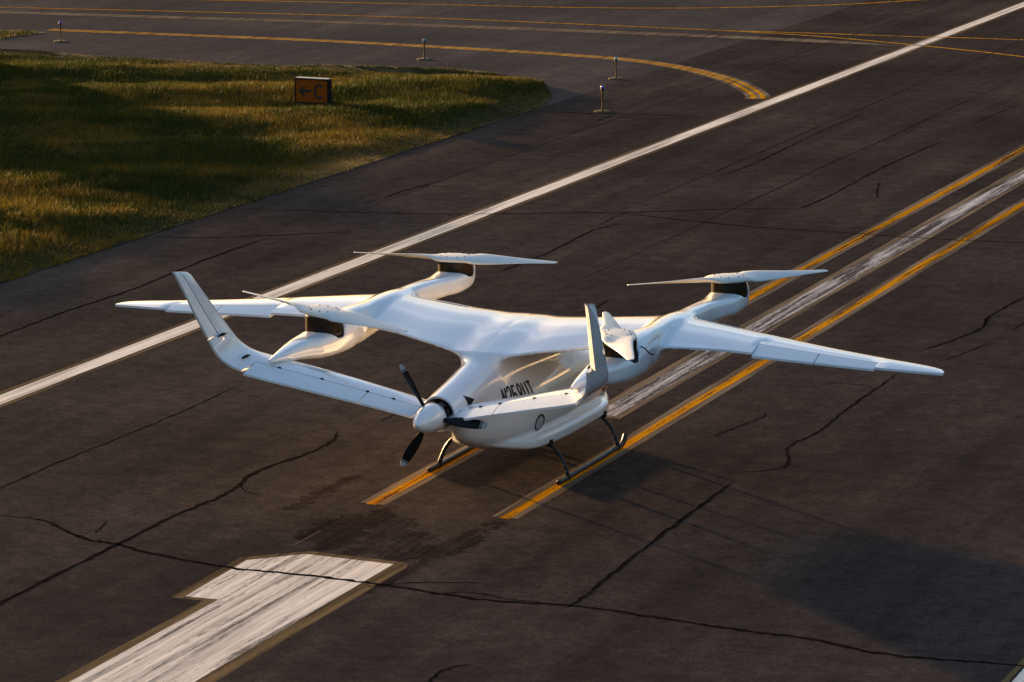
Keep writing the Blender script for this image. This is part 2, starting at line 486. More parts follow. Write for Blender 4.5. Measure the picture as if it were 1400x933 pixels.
for w, px in CR:
    ribbon('crack', [gnd(*p) for p in px], w * 0.72, 0.0030, M_CRACK, runway, wob=0.012, sub=10)
# straight paving joints along and across the runway, thin and faint
for x, y0, y1 in ((-5.4, 14, 140), (4.9, 12, 160), (-14.1, 20, 90), (9.6, -2, 120), (-7.9, 24, 110)):
    ribbon('paving_joint', [(x + random.gauss(0, 0.03), y0 + (y1 - y0) * i / 24) for i in range(25)], 0.03, 0.0026, M_CRACK, runway, wob=0.008, sub=4)

# ------------------------------------------------------------------ infield turf and grass
def shade_berm(x, y):
    """unseen rise added west of the view to shade a strip of the grass"""
    t = 0.552 * x + 0.834 * y
    a = np.clip((-39.5 - x) / 6.0, 0, 1); a = a * a * (3 - 2 * a)
    b = np.exp(-np.clip(np.abs(t - 11.0) - 2.5, 0, None) ** 2 / 9.0)
    return 2.7 * a * b * (0.9 + 0.1 * np.sin(t * 1.3))
def hgt(x, y):
    """gentle swale of the infield, 0 at its paved edges"""
    d = np.minimum(GX - x, np.where(y < 49.2, 49.3 - y, 99))
    e = np.clip(d / 2.2, 0, 1); e = e * e * (3 - 2 * e)
    return e * (0.05 + 0.10 * np.sin(0.42 * x + 0.21 * y + 0.6) + 0.07 * np.sin(0.9 * y - 0.5 * x) - 0.14 * np.exp(-((x + 0.35 * y + 19) / 5) ** 2)) + 0.012 + shade_berm(x, y)
edge = [(GX, -40), (GX, 10), (GX, 25), (GX, 38), (GX - 0.02, 42.3), (GX - 0.5, 44.8), (GX - 1.75, 47.3), (GX - 3.5, 49.0), (GX - 5.3, 49.7), (GX - 8, 49.55), (-34, 49.35), (-40.5, 49.25), (-120, 49.0)]
def smooth_edge():
    P = [Vector(p) for p in edge]; Q = []
    for i in range(len(P) - 1):
        a, b, c, d = P[max(i - 1, 0)], P[i], P[i + 1], P[min(i + 2, len(P) - 1)]
        for k in range(10):
            t = k / 10
            Q.append(0.5 * ((2 * b) + (c - a) * t + (2 * a - 5 * b + 4 * c - d) * t * t + (3 * b - a - 3 * c + d) * t ** 3))
    return Q + [P[-1]]
EDG = smooth_edge()
EX = np.array([p.x for p in EDG]); EY = np.array([p.y for p in EDG])
def inside(x, y):
    """in the grass island: west of the runway-side edge and south of the taxiway-side edge"""
    side = np.interp(y, EY[:80], EX[:80], left=GX)
    x80 = EX[60:][::-1]; y80 = EY[60:][::-1]
    top = np.interp(x, x80, y80)
    return (x < np.minimum(side, GX)) & (y < top)
def build_infield():
    # rings stepping inwards from the edge so that the border is exact
    bm = bmesh.new()
    v2 = [(p.x, p.y) for p in EDG] + [(-120, -40)]
    bmv = [bm.verts.new((x, y, 0)) for x, y in v2]
    f = bm.faces.new(bmv)
    bmesh.ops.triangulate(bm, faces=[f])
    # cut with a grid
    for X in np.arange(-60, -17.2, 0.8):
        g = bm.verts[:] + bm.edges[:] + bm.faces[:]
        bmesh.ops.bisect_plane(bm, geom=g, plane_co=(X, 0, 0), plane_no=(1, 0, 0))
    for Y in np.arange(0, 50, 0.8):
        g = bm.verts[:] + bm.edges[:] + bm.faces[:]
        bmesh.ops.bisect_plane(bm, geom=g, plane_co=(0, Y, 0), plane_no=(0, 1, 0))
    co = np.array([v.co[:] for v in bm.verts])
    hz = hgt(co[:, 0], co[:, 1])
    for v, z in zip(bm.verts, hz): v.co.z = z
    bm.normal_update()
    for f in bm.faces:
        if f.normal.z < 0: f.normal_flip()
    return bmo('infield', bm, M_SOIL, None, True)
infield = tag(build_infield(), kind='structure')
sheet('far_infield', [(-41.9, 55.0), (-42.1, 53.6), (-42.9, 51.9), (-46, 51.3), (-120, 51.0), (-120, 55.2), (-44, 55.1)], 0.012, M_SOIL, kind='structure')

def vnoise(x, y, s, seed=0):
    """smooth value noise in numpy"""
    x, y = x * s + seed * 17.3, y * s + seed * 9.1
    xi, yi = np.floor(x), np.floor(y)
    fx, fy = x - xi, y - yi
    fx, fy = fx * fx * (3 - 2 * fx), fy * fy * (3 - 2 * fy)
    def h(a, b):
        t = np.sin(a * 127.1 + b * 311.7 + seed * 74.7) * 43758.5453
        return t - np.floor(t)
    return (h(xi, yi) * (1 - fx) + h(xi + 1, yi) * fx) * (1 - fy) + (h(xi, yi + 1) * (1 - fx) + h(xi + 1, yi + 1) * fx) * fy
def build_grass():
    N = 900000
    x = rng.uniform(-50, GX + 0.4, N); y = rng.uniform(4, 50, N)
    jx, jy = (vnoise(x, y, 1.3, 8) - 0.35) * 0.45, (vnoise(x, y, 1.7, 9) - 0.35) * 0.45
    keep = inside(x + jx, y + jy)
    x, y = x[keep], y[keep]
    # rough frustum with several metres of margin
    c, s = math.cos(HEAD), math.sin(HEAD)
    dx, dy = x - CAM[0], y - CAM[1]
    lat, fwd = c * dx + s * dy, -s * dx + c * dy
    keep = (lat > -fwd * 0.155 - 7) & (fwd > 30)
    x, y = x[keep], y[keep]
    fx = rng.uniform(-52, -42.2, 9000); fy = rng.uniform(52.3, 55.0, 9000)
    x = np.concatenate([x, fx]); y = np.concatenate([y, fy])
    n = len(x)
    z = np.where(y < 50.2, hgt(x, y), 0.012)
    tall = vnoise(x, y, 0.30, 1) * 0.6 + vnoise(x, y, 1.1, 2) * 0.4
    straw = vnoise(x, y, 0.22, 3) * 0.5 + vnoise(x, y, 0.8, 4) * 0.35 + vnoise(x, y, 3.0, 5) * 0.15
    # tufts: blades lean out of shared centres
    d = np.minimum(GX - x, np.where(y < 50.2, 49.6 - y, 2))
    edgef = np.clip(d / 3.0, 0.25, 1)
    # longer straw on the near side of the infield
    near = np.clip((30 - y - 0.25 * (x + 30)) / 14, 0, 1)
    st = np.clip((straw - 0.50 + 0.22 * near) * 5, 0, 1)
    h = (0.09 + 0.26 * np.clip(tall - 0.3, 0, 1) + 0.20 * st * near) * edgef * rng.uniform(0.55, 1.35, n)
    isst = rng.random(n) < (0.12 + 0.75 * st)
    w = rng.uniform(0.006, 0.014, n) * np.where(isst, 0.8, 1.15)
    a = rng.uniform(0, 2 * np.pi, n)
    lean = rng.uniform(0.1, 0.75, n) * h
    ld = rng.uniform(0, 2 * np.pi, n)
    tip = np.stack([x + lean * np.cos(ld) + 0.10 * h, y + lean * np.sin(ld) - 0.05 * h, z + h], 1)
    b0 = np.stack([x - w * np.cos(a), y - w * np.sin(a), z - 0.01], 1)
    b1 = np.stack([x + w * np.cos(a), y + w * np.sin(a), z - 0.01], 1)
    V = np.empty((n * 3, 3), np.float32)
    V[0::3], V[1::3], V[2::3] = b0, b1, tip
    g = vnoise(x, y, 0.5, 6)[:, None] * np.array([0.03, 0.02, 0.0])
    green = np.array([0.024, 0.037, 0.0035]) + g * 0.45
    str_ = np.array([0.125, 0.086, 0.013]) + g * 0.7
    colr = np.where(isst[:, None], str_, green) * rng.uniform(0.6, 1.35, n)[:, None]
    me = bpy.data.meshes.new('grass')
    me.vertices.add(n * 3); me.vertices.foreach_set('co', V.ravel())
    me.loops.add(n * 3); me.loops.foreach_set('vertex_index', np.arange(n * 3, dtype=np.int32))
    me.polygons.add(n); me.polygons.foreach_set('loop_start', np.arange(0, n * 3, 3, dtype=np.int32))
    me.update(calc_edges=True)
    at = me.color_attributes.new('tint', 'FLOAT_COLOR', 'POINT')
    C4 = np.ones((n * 3, 4), np.float32)
    for k in range(3): C4[k::3, :3] = colr
    at.data.foreach_set('color', C4.ravel())
    o = link('grass', me, M_GRASS)
    return tag(o, 'rough green and straw coloured grass covering the infield', 'grass', kind='stuff')
build_grass()

# ------------------------------------------------------------------ taxiway direction sign
def text_mesh(name, body, size, mat, parent, extrude=0.0, bold=0.0):
    cu = bpy.data.curves.new(name, 'FONT')
    cu.body = body; cu.size = size; cu.extrude = extrude; cu.align_x = 'CENTER'; cu.align_y = 'CENTER'; cu.offset = bold
    o = bpy.data.objects.new(name, cu)
    COL.objects.link(o)
    dg = bpy.context.evaluated_depsgraph_get()
    me = bpy.data.meshes.new_from_object(o.evaluated_get(dg))
    bpy.data.objects.remove(o); bpy.data.curves.remove(cu)
    me.name = name; me.materials.clear()
    return link(name, me, mat, parent)
def build_sign():
    gz = float(hgt(np.array([-24.08]), np.array([40.9]))[0])
    t = tag(empty('taxiway_sign', (-24.08, 40.80, gz - 0.01)), 'orange taxiway direction sign with black arrow and letter C on the grass', 'sign')
    w, h, dp, z0 = 1.16, 0.78, 0.26, 0.10
    bm = bmesh.new(); box(bm, -w / 2, w / 2, 0.012, dp, z0, z0 + h, 0.012)
    bmo('case', bm, M_SIGNB, t)
    bm = bmesh.new()
    for x0, x1, a0, a1 in ((-w / 2, w / 2, z0, z0 + 0.035), (-w / 2, w / 2, z0 + h - 0.035, z0 + h), (-w / 2, -w / 2 + 0.035, z0 + 0.035, z0 + h - 0.035), (w / 2 - 0.035, w / 2, z0 + 0.035, z0 + h - 0.035)):
        box(bm, x0, x1, -0.008, 0.0115, a0, a1)
    bmo('frame', bm, M_SIGNB, t)
    bm = bmesh.new(); box(bm, -w / 2 + 0.036, w / 2 - 0.036, 0.002, 0.0115, z0 + 0.036, z0 + h - 0.036)
    bmo('face_panel', bm, M_SIGNF, t)
    bm = bmesh.new(); box(bm, -w / 2 + 0.01, w / 2 - 0.01, 0.0, dp - 0.01, z0 + h + 0.001, z0 + h + 0.02)
    bmo('top_cover', bm, M_METAL, t)
    cz = z0 + h / 2
    # arrow: shaft and two slanting barbs
    ar = [(-0.44, 0.0), (-0.27, 0.165), (-0.215, 0.165), (-0.30, 0.035), (-0.02, 0.035), (-0.02, -0.035), (-0.30, -0.035), (-0.215, -0.165), (-0.27, -0.165)]
    mesh('arrow', [(x, -0.004, cz + z) for x, z in ar] + [(x, 0.001, cz + z) for x, z in ar],
         [tuple(range(9))] + [(i, (i + 1) % 9, (i + 1) % 9 + 9, i + 9) for i in range(9)], M_INK, t)
    # letter C, a thick open ring
    v, f = [], []
    n = 40
    for i in range(n + 1):
        a = R(48) + (R(312) - R(48)) * i / n
        for rr in (1.0, 0.70):
            ex, ez = (0.175, 0.235) if rr == 1.0 else (0.110, 0.168)
            for yy in (-0.004, 0.001): v.append((0.265 + ex * math.cos(a), yy, cz + ez * math.sin(a)))
    for i in range(n):
        a, b = 4 * i, 4 * i + 4
        f += [(a, b, b + 2, a + 2), (a, a + 1, b + 1, b), (a + 2, b + 2, b + 3, a + 3)]
    mesh('letter', v, f, M_INK, t)
    for x in (-0.32, 0.24):
        bm = bmesh.new(); box(bm, x - 0.03, x + 0.03, 0.09, 0.15, 0.0, z0 - 0.001, 0.006)
        bmo('leg', bm, M_METAL, t)
    bm = bmesh.new(); box(bm, -0.62, 0.62, -0.08, 0.36, -0.03, 0.03, 0.01)
    bmo('footing', bm, M_PLATE, t)
build_sign()

# ------------------------------------------------------------------ taxiway edge lights
def edge_light(px, py, h, lens, label):
    x, y = gnd(px, py)
    t = tag(empty('taxiway_edge_light', (x, y, 0)), label, 'light', 'taxiway edge lights')
    v, f = lathe([(0.0, 0.034), (0.10, 0.034), (0.22, 0.030), (0.25, 0.018), (0.26, -0.01)], 28)
    mesh('base_plate', v, f, M_PLATE, t, True)
    v, f = lathe([(0.045, 0.034), (0.040, 0.06), (0.020, 0.07), (0.019, h * 0.62), (0.026, h * 0.63), (0.028, h * 0.83), (0.020, h * 0.85)], 16)
    mesh('post', v, f, M_POST, t, True)
    v, f = lathe([(0.02, h * 0.83), (0.052, h * 0.84), (0.055, h * 0.885), (0.040, h * 0.89)], 20)
    mesh('collar', v, f, M_BLACK, t, True)
    v, f = lathe([(0.044, h * 0.885), (0.050, h * 0.92), (0.046, h * 0.96), (0.030, h * 0.99), (0.0, h)], 20)
    mesh('lens', v, f, lens, t, True)
edge_light(823.5, 153, 0.80, M_BLUE, 'deep blue taxiway edge light on the runway side of the curved yellow line')
edge_light(842, 108, 0.72, M_CYAN, 'pale blue edge light inside the bend of the curved double yellow line')
edge_light(580, 81.5, 0.72, M_CYAN, 'pale blue edge light beside the straight grass edge of the taxiway')
edge_light(83, 57, 0.74, M_BLUE, 'dark blue edge light beside the end of the yellow taxiway edge line')

# ================================================================== aircraft
# body axes = world axes: +X starboard, +Y forward, origin on the ground between the skids
plane = tag(empty('aircraft', (0, 0, 0)), 'white electric aircraft with four lift rotors, pusher propeller and upswept tail fins', 'aircraft')

# --- wing definition (functions of |x|)
yLE = pchip([0, 1.5, 2.65, 3.2, 4.4, 5.5, 6.6, 7.3, 7.55, 7.62], [0.62, 0.62, 0.62, 0.52, 0.15, -0.18, -0.42, -0.56, -0.70, -0.86])
yTE = pchip([0, 0.4, 0.8, 1.3, 1.8, 2.65, 3.2, 4.06, 5.5, 6.5, 7.3, 7.55, 7.62], [-2.15, -2.12, -2.03, -1.87, -1.67, -1.48, -1.30, -1.14, -1.14, -1.12, -1.02, -0.98, -0.96])
zLE = pchip([0, 1, 2, 2.65, 3.2, 4.4, 5.5, 6.6, 7.62], [2.30, 2.365, 2.48, 2.55, 2.53, 2.48, 2.43, 2.38, 2.34])
zTE = pchip([0, 0.5, 1, 2, 2.65, 4.06, 5.5, 6.5, 7.62], [2.23, 2.28, 2.355, 2.44, 2.48, 2.46, 2.41, 2.37, 2.33])
tRel = pchip([0, 1.5, 3.2, 5.5, 7.62], [0.150, 0.140, 0.120, 0.105, 0.080])
TEH = 0.019                                      # half thickness at the trailing edge
def thick(u, t, c):
    u = np.clip(u, 0, 1)
    return t * c * 5 * (0.2969 * np.sqrt(u) - 0.1260 * u - 0.3516 * u ** 2 + 0.2843 * u ** 3 - 0.1036 * u ** 4) + TEH * u
def camber(u, c):
    return 0.025 * c * 4 * u * (1 - u)

# --- signed distance of the blended centre body
pod_w = pchip([-3.3, -3.0, -2.65, -2.3, -2.0, -1.5, -1.0, 0, 0.8, 1.5, 2.0, 2.5, 2.8, 2.95], [0.05, 0.18, 0.34, 0.48, 0.60, 0.75, 0.83, 0.89, 0.89, 0.84, 0.71, 0.49, 0.26, 0.05])
pod_b = pchip([-3.3, -3.0, -2.5, -2.0, -1.5, 0, 1.2, 2.0, 2.6, 2.95], [1.25, 1.00, 0.77, 0.62, 0.54, 0.52, 0.53, 0.58, 0.74, 1.10])
pod_t = pchip([-3.3, -2.5, -1, 0.3, 1.2, 2.2, 2.7, 2.95], [1.5, 1.72, 1.98, 2.05, 1.95, 1.75, 1.55, 1.3])
con_w = pchip([-4.0, -3.5, -3, -2, -1, 0, 1.0, 1.9], [0.29, 0.33, 0.36, 0.40, 0.43, 0.46, 0.38, 0.1])
con_z = pchip([-4.0, -3, -2, -1, 0.5, 1.9], [1.62, 1.71, 1.83, 1.96, 2.00, 1.7])
con_h = pchip([-4.0, -3, -2, -1, 0.5, 1.9], [0.29, 0.37, 0.44, 0.43, 0.34, 0.1])
bel_w = pchip([-2.7, -2.2, -1.8, -1.4, -0.8, 0, 1.0, 1.45, 1.75, 2.1, 2.5, 2.75], [0.05, 0.42, 0.68, 0.84, 0.92, 0.95, 0.95, 0.91, 0.81, 0.66, 0.42, 0.05])
bel_z = pchip([-2.7, -2.2, -1.5, 0, 1.5, 2.6], [0.92, 0.79, 0.70, 0.695, 0.70, 0.76])
bel_h = pchip([-2.7, -2.2, -1.5, 0, 1.5, 2.6], [0.03, 0.09, 0.145, 0.155, 0.15, 0.06])
boom_y = [-4.70, -4.42, -4.0, -3.58, -3.25, -2.75, -2.2, -1.6, -0.8, 0.4, 1.4, 2.1, 2.5, 2.9, 3.15, 3.26, 3.30]
boom_w = pchip(boom_y, [0.03, 0.085, 0.155, 0.23, 0.30, 0.34, 0.33, 0.26, 0.21, 0.20, 0.20, 0.26, 0.32, 0.34, 0.29, 0.18, 0.04])
boom_t = pchip(boom_y, [2.47, 2.515, 2.57, 2.605, 2.61, 2.64, 2.76, 2.79, 2.76, 2.74, 2.72, 2.69, 2.70, 2.80, 2.86, 2.84, 2.72])
boom_b = pchip(boom_y, [2.41, 2.375, 2.315, 2.255, 2.205, 2.155, 2.13, 2.14, 2.20, 2.28, 2.32, 2.31, 2.29, 2.31, 2.38, 2.48, 2.62])
def lofted(dx, dz, w, ht, hb, n):
    h = np.where(dz > 0, ht, hb)
    q = ((np.abs(dx) / w) ** n + (np.abs(dz) / h) ** n) ** (1.0 / n)
    r = np.sqrt(dx * dx + dz * dz)
    return np.where(q > 1e-4, r * (1 - 1 / np.maximum(q, 1e-4)), -np.minimum(w, h))
def smin(a, b, k):
    h = np.clip(0.5 + 0.5 * (b - a) / k, 0, 1)
    return b * (1 - h) + a * h - k * h * (1 - h)
HUBS = ((2.65, 2.85, 2.61), (2.65, -2.68, 2.51))   # x, y, height of the motor seat
def sdf(x, y, z):
    ax = np.abs(x)
    t, b, w = pod_t(y), pod_b(y), pod_w(y)
    zc = b + (t - b) * 0.50
    pod = np.maximum(lofted(ax, z - zc, w, t - zc, zc - b, 2.5), np.maximum(-3.32 - y, y - 2.97))
    bel = np.maximum(lofted(ax, z - bel_z(y), bel_w(y), bel_h(y), bel_h(y), 4.0), np.maximum(-2.72 - y, y - 2.77))
    con = np.maximum(lofted(ax, z - con_z(y), con_w(y), con_h(y), con_h(y), 2.1), np.maximum(-3.92 - y, y - 1.92))
    fus = smin(pod, con, 0.32)
    fus = smin(fus, bel, 0.05)
    le, te = yLE(ax), yTE(ax)
    c = le - te
    u = (le - y) / c
    uc = np.clip(u, 0, 1)
    zc = zLE(ax) + (zTE(ax) - zLE(ax)) * uc + camber(uc, c)
    th = thick(uc, tRel(ax), c)
    e = 0.01
    sl = (thick(np.clip(uc + e, 0, 1), tRel(ax), c) - thick(np.clip(uc - e, 0, 1), tRel(ax), c)) / (2 * e * c)
    dv = (np.abs(z - zc) - th) / np.sqrt(1 + sl * sl)
    dl = np.maximum(-u, u - 1) * c
    wing = np.where(dl > 0, np.sqrt(np.maximum(dl, 0) ** 2 + np.maximum(dv, 0) ** 2), np.maximum(dv, dl))
    rle = 1.05 * tRel(ax) ** 2 * c                # round nose of the section
    wing = smin(wing, np.sqrt((y - le + rle) ** 2 + (z - zLE(ax) - camber(rle / c, c)) ** 2) - rle, 0.03)
    body = smin(fus, wing, 0.36)
    t, b = boom_t(y), boom_b(y)
    zc = b + (t - b) * 0.5
    boom = np.maximum(lofted(ax - 2.65, z - zc, boom_w(y), t - zc, zc - b, 2.9), np.maximum(-4.72 - y, y - 3.32))
    d = smin(body, boom, 0.15)
    for hx, hy, hz in HUBS:                           # seats of the lift motors
        r = np.sqrt((ax - hx) ** 2 + (y - hy) ** 2) - 0.335
        d = -smin(-d, np.maximum(r, hz - z), 0.035)
    r = np.sqrt(ax ** 2 + (z - 1.62) ** 2) - 0.262  # bay behind the pusher propeller
    d = np.maximum(d, -np.maximum(r, y + 3.45))
    return d
XSEAM = 3.42
def surface_nets():
    h = 0.025
    xs = np.arange(-140, 141) * h
    xs = xs[np.abs(xs) <= XSEAM + h]
    half = xs[xs >= -1e-6]
    ys = np.arange(-5.1, 3.45, h); zs = np.arange(0.45, 3.02, h)
    X, Y, Z = np.meshgrid(half, ys, zs, indexing='ij')
    F = sdf(X, Y, Z).astype(np.float32)
    del X, Y, Z
    F = np.concatenate([F[:0:-1], F], 0)
    sg = F < 0
    nx, ny, nz = F.shape
    cnt = np.zeros((nx - 1, ny - 1, nz - 1), np.uint8)
    for i in (0, 1):
        for j in (0, 1):
            for k in (0, 1): cnt += sg[i:nx - 1 + i, j:ny - 1 + j, k:nz - 1 + k]
    act = (cnt > 0) & (cnt < 8)
    idx = -np.ones(act.shape, np.int32)
    cells = np.argwhere(act)
    idx[act] = np.arange(len(cells))
    acc = np.zeros((len(cells), 3)); num = np.zeros(len(cells))
    I, J, K = cells.T
    corners = [(i, j, k) for i in (0, 1) for j in (0, 1) for k in (0, 1)]
    for a in corners:
        for ax in range(3):
            if a[ax]: continue
            b = list(a); b[ax] = 1
            fa = F[I + a[0], J + a[1], K + a[2]]; fb = F[I + b[0], J + b[1], K + b[2]]
            m = (fa < 0) != (fb < 0)
            t = fa[m] / (fa[m] - fb[m])
            p = np.tile(np.array(a, float), (m.sum(), 1)); p[:, ax] += t
            acc[m] += p; num[m] += 1
    V = (cells + acc / num[:, None]) * h + np.array([xs[0], ys[0], zs[0]])
    quads = []
    for ax in range(3):
        sl0 = [slice(1, -1)] * 3; sl1 = [slice(1, -1)] * 3
        sl0[ax] = slice(0, -1); sl1[ax] = slice(1, None)
        s0, s1 = sg[tuple(sl0)], sg[tuple(sl1)]
        e = np.argwhere(s0 != s1)
        flip = s0[s0 != s1]
        o = [1, 1, 1]; o[ax] = 0
        e = e + np.array(o)
        u, w = (ax + 1) % 3, (ax + 2) % 3
        q = []
        for du, dw in ((-1, -1), (0, -1), (0, 0), (-1, 0)):
            c = e.copy(); c[:, u] += du; c[:, w] += dw
            q.append(idx[c[:, 0], c[:, 1], c[:, 2]])
        q = np.stack(q, 1)
        q[~flip] = q[~flip][:, ::-1]
        quads.append(q[(q >= 0).all(1)])
    Q = np.concatenate(quads)
    # project the vertices onto the exact surface
    e = 1e-3
    for it in range(3):
        f0 = sdf(*V.T)
        g = np.stack([(sdf(*(V + d).T) - sdf(*(V - d).T)) / (2 * e) for d in np.eye(3) * e], 1)
        st = -f0[:, None] * g / np.maximum((g * g).sum(1), 0.2)[:, None]
        ln = np.linalg.norm(st, axis=1, keepdims=True)
        st *= np.minimum(1, 0.012 / np.maximum(ln, 1e-9))
        V = V + st
    return V, Q
V, Q = surface_nets()
def airframe():
    me = bpy.data.meshes.new('fuselage')
    me.vertices.add(len(V)); me.vertices.foreach_set('co', V.astype(np.float32).ravel())
    me.loops.add(len(Q) * 4); me.loops.foreach_set('vertex_index', Q.astype(np.int32).ravel())
    me.polygons.add(len(Q)); me.polygons.foreach_set('loop_start', np.arange(0, len(Q) * 4, 4, dtype=np.int32))
    me.update(calc_edges=True); me.validate()
    return link('fuselage', me, M_PAINT, plane)
fus = airframe()
autosmooth(fus, 50)

def hit(px, py):
    """first point of the body seen through a photo pixel"""
    d = ray(px, py); d = d / np.linalg.norm(d)
    t = np.arange(40, 75, 0.01)
    P = CAM[None] + d[None] * t[:, None]
    f = sdf(*P.T)
    i = np.argmax(f < 0)
    return P[i] if f[i] < 0 else None
def side_x(y, z, sgn=1):
    """outer surface x of the body at (y, z)"""
    xs = np.linspace(1.5, 0, 1501)
    f = sdf(xs, np.full_like(xs, y), np.full_like(xs, z))
    i = np.argmax(f < 0)
    return sgn * xs[i]

# --- lofted lifting surfaces
NU = 22
def section(le, te, up, t, u0, u1):
    """closed section from chord fraction u0 to u1: upper side front to back, then lower side back to front"""
    le, te, up = np.array(le), np.array(te), np.array(up)
    c = np.linalg.norm(te - le)
    k = np.linspace(0, 1, NU)
    if u0 < 0.01: k = 1 - np.cos(k * np.pi / 2)
    u = u0 + (u1 - u0) * k
    mid = le[None] + (te - le)[None] * u[:, None] + up[None] * camber(u, c)[:, None]
    hh = thick(u, t, c)[:, None] * up[None]
    return np.concatenate([mid + hh, (mid - hh)[::-1]])
def loft(name, secs, mat, parent, capa=True, capb=True):
    n = 2 * NU
    v = np.concatenate(secs)
    f = []
    for i in range(len(secs) - 1):
        for k in range(n):
            a, b = i * n + k, i * n + (k + 1) % n
            f.append((a, b, b + n, a + n))
    if capa: f += [(k, k + 1, n - 2 - k, n - 1 - k) for k in range(NU - 1)]
    if capb:
        o = (len(secs) - 1) * n
        f += [(o + n - 1 - k, o + n - 2 - k, o + k + 1, o + k) for k in range(NU - 1)]
    bm = bmesh.new()
    bv = [bm.verts.new(p) for p in v]
    for q in f:
        try: bm.faces.new([bv[i] for i in q])
        except ValueError: pass
    bmesh.ops.remove_doubles(bm, verts=bm.verts[:], dist=1e-5)
    bmesh.ops.recalc_face_normals(bm, faces=bm.faces[:])
    o = bmo(name, bm, mat, parent)
    autosmooth(o, 40)
    return o
UP = (0, 0, 1)
def wsec(s, x, u0, u1):
    return section((s * x, yLE(x), zLE(x)), (s * x, yTE(x), zTE(x)), UP, float(tRel(x)), u0, u1)
AIL = (4.42, 5.50, 6.52)
for s in (-1, 1):
    secs = [wsec(s, x, 0, 1) for x in np.linspace(XSEAM - 0.04, AIL[0], 8)]
    secs += [wsec(s, x, 0, 0.70) for x in np.linspace(AIL[0] + 0.002, AIL[2], 12)]
    secs += [wsec(s, x, 0, 1) for x in list(np.linspace(AIL[2] + 0.002, 7.3, 5)) + [7.42, 7.5, 7.55, 7.59, 7.62]]
    wing = loft('wing', secs, M_PAINT, plane)
    ss = []
    for x in np.linspace(AIL[0] + 0.004, AIL[2] - 0.002, 8):
        q = wsec(s, x, 0.7005, 0.711); m = q.mean(0); ss.append(m + (q - m) * np.array([1, 1, 0.97]))
    loft('hinge_gap', ss, M_GAP, wing)
    for a, b, nm in ((AIL[0], AIL[1], 'flap'), (AIL[1], AIL[2], 'aileron')):
        ss = []
        for x in np.linspace(a + 0.012, b - 0.006, 6):
            q = wsec(s, x, 0.712, 1.0)
            hinge = q[[0, -1]].mean(0)
            ang = R(8)                            # drooped trailing edge
            d = q - hinge
            yy = d[:, 1] * math.cos(ang) - d[:, 2] * math.sin(ang) * -1 * 0
            zz = d[:, 2] + d[:, 1] * math.sin(ang)
            q = np.stack([q[:, 0], hinge[1] + yy * 1.06, hinge[2] + zz], 1)
            ss.append(q)
        loft(nm, ss, M_SURF, wing)

# --- tail: slanting stabilisers from the tail cone to the boom ends, curving up into fins
TS = [  # x, yLE, zLE, yTE, zTE, thickness ratio, up angle (deg from vertical, leaning inboard)
 (0.12, -3.25, 1.60, -4.02, 1.52, 0.13, 15), (0.35, -3.32, 1.67, -4.08, 1.60, 0.12, 16), (0.9, -3.47, 1.83, -4.31, 1.77, 0.11, 16), (1.6, -3.66, 2.03, -4.60, 1.97, 0.105, 16),
 (2.2, -3.84, 2.20, -4.85, 2.14, 0.10, 16), (2.72, -4.02, 2.34, -5.06, 2.28, 0.10, 18), (2.90, -4.12, 2.40, -5.14, 2.34, 0.10, 24), (2.93, -4.14, 2.41, -5.16, 2.35, 0.10, 26),
 (3.04, -4.26, 2.47, -5.27, 2.42, 0.10, 38), (3.14, -4.42, 2.56, -5.38, 2.52, 0.10, 54), (3.21, -4.58, 2.68, -5.49, 2.65, 0.10, 68), (3.255, -4.75, 2.83, -5.58, 2.81, 0.10, 76), (3.275, -4.86, 2.95, -5.65, 2.93, 0.10, 79),
 (3.285, -4.88, 2.975, -5.66, 2.955, 0.10, 79), (3.36, -5.25, 3.38, -5.92, 3.38, 0.095, 80), (3.43, -5.60, 3.77, -6.16, 3.80, 0.09, 80), (3.475, -5.83, 4.02, -6.33, 4.07, 0.085, 80), (3.487, -5.95, 4.08, -6.38, 4.13, 0.06, 80), (3.494, -6.12, 4.11, -6.40, 4.155, 0.03, 80)]
def tsec(s, row, u0, u1, push=0.0):
    x, yl, zl, yt, zt, t, a = row
    a = R(a)
    return section((s * x, yl, zl), (s * x, yt, zt), (-s * math.sin(a), 0, math.cos(a)), t, u0, u1)
def interp_rows(i0, i1, n):
    A = np.array(TS)[i0:i1 + 1]
    k = np.linspace(0, len(A) - 1, n)
    return [[float(np.interp(q, range(len(A)), A[:, c])) for c in range(7)] for q in k]
UH = 0.63
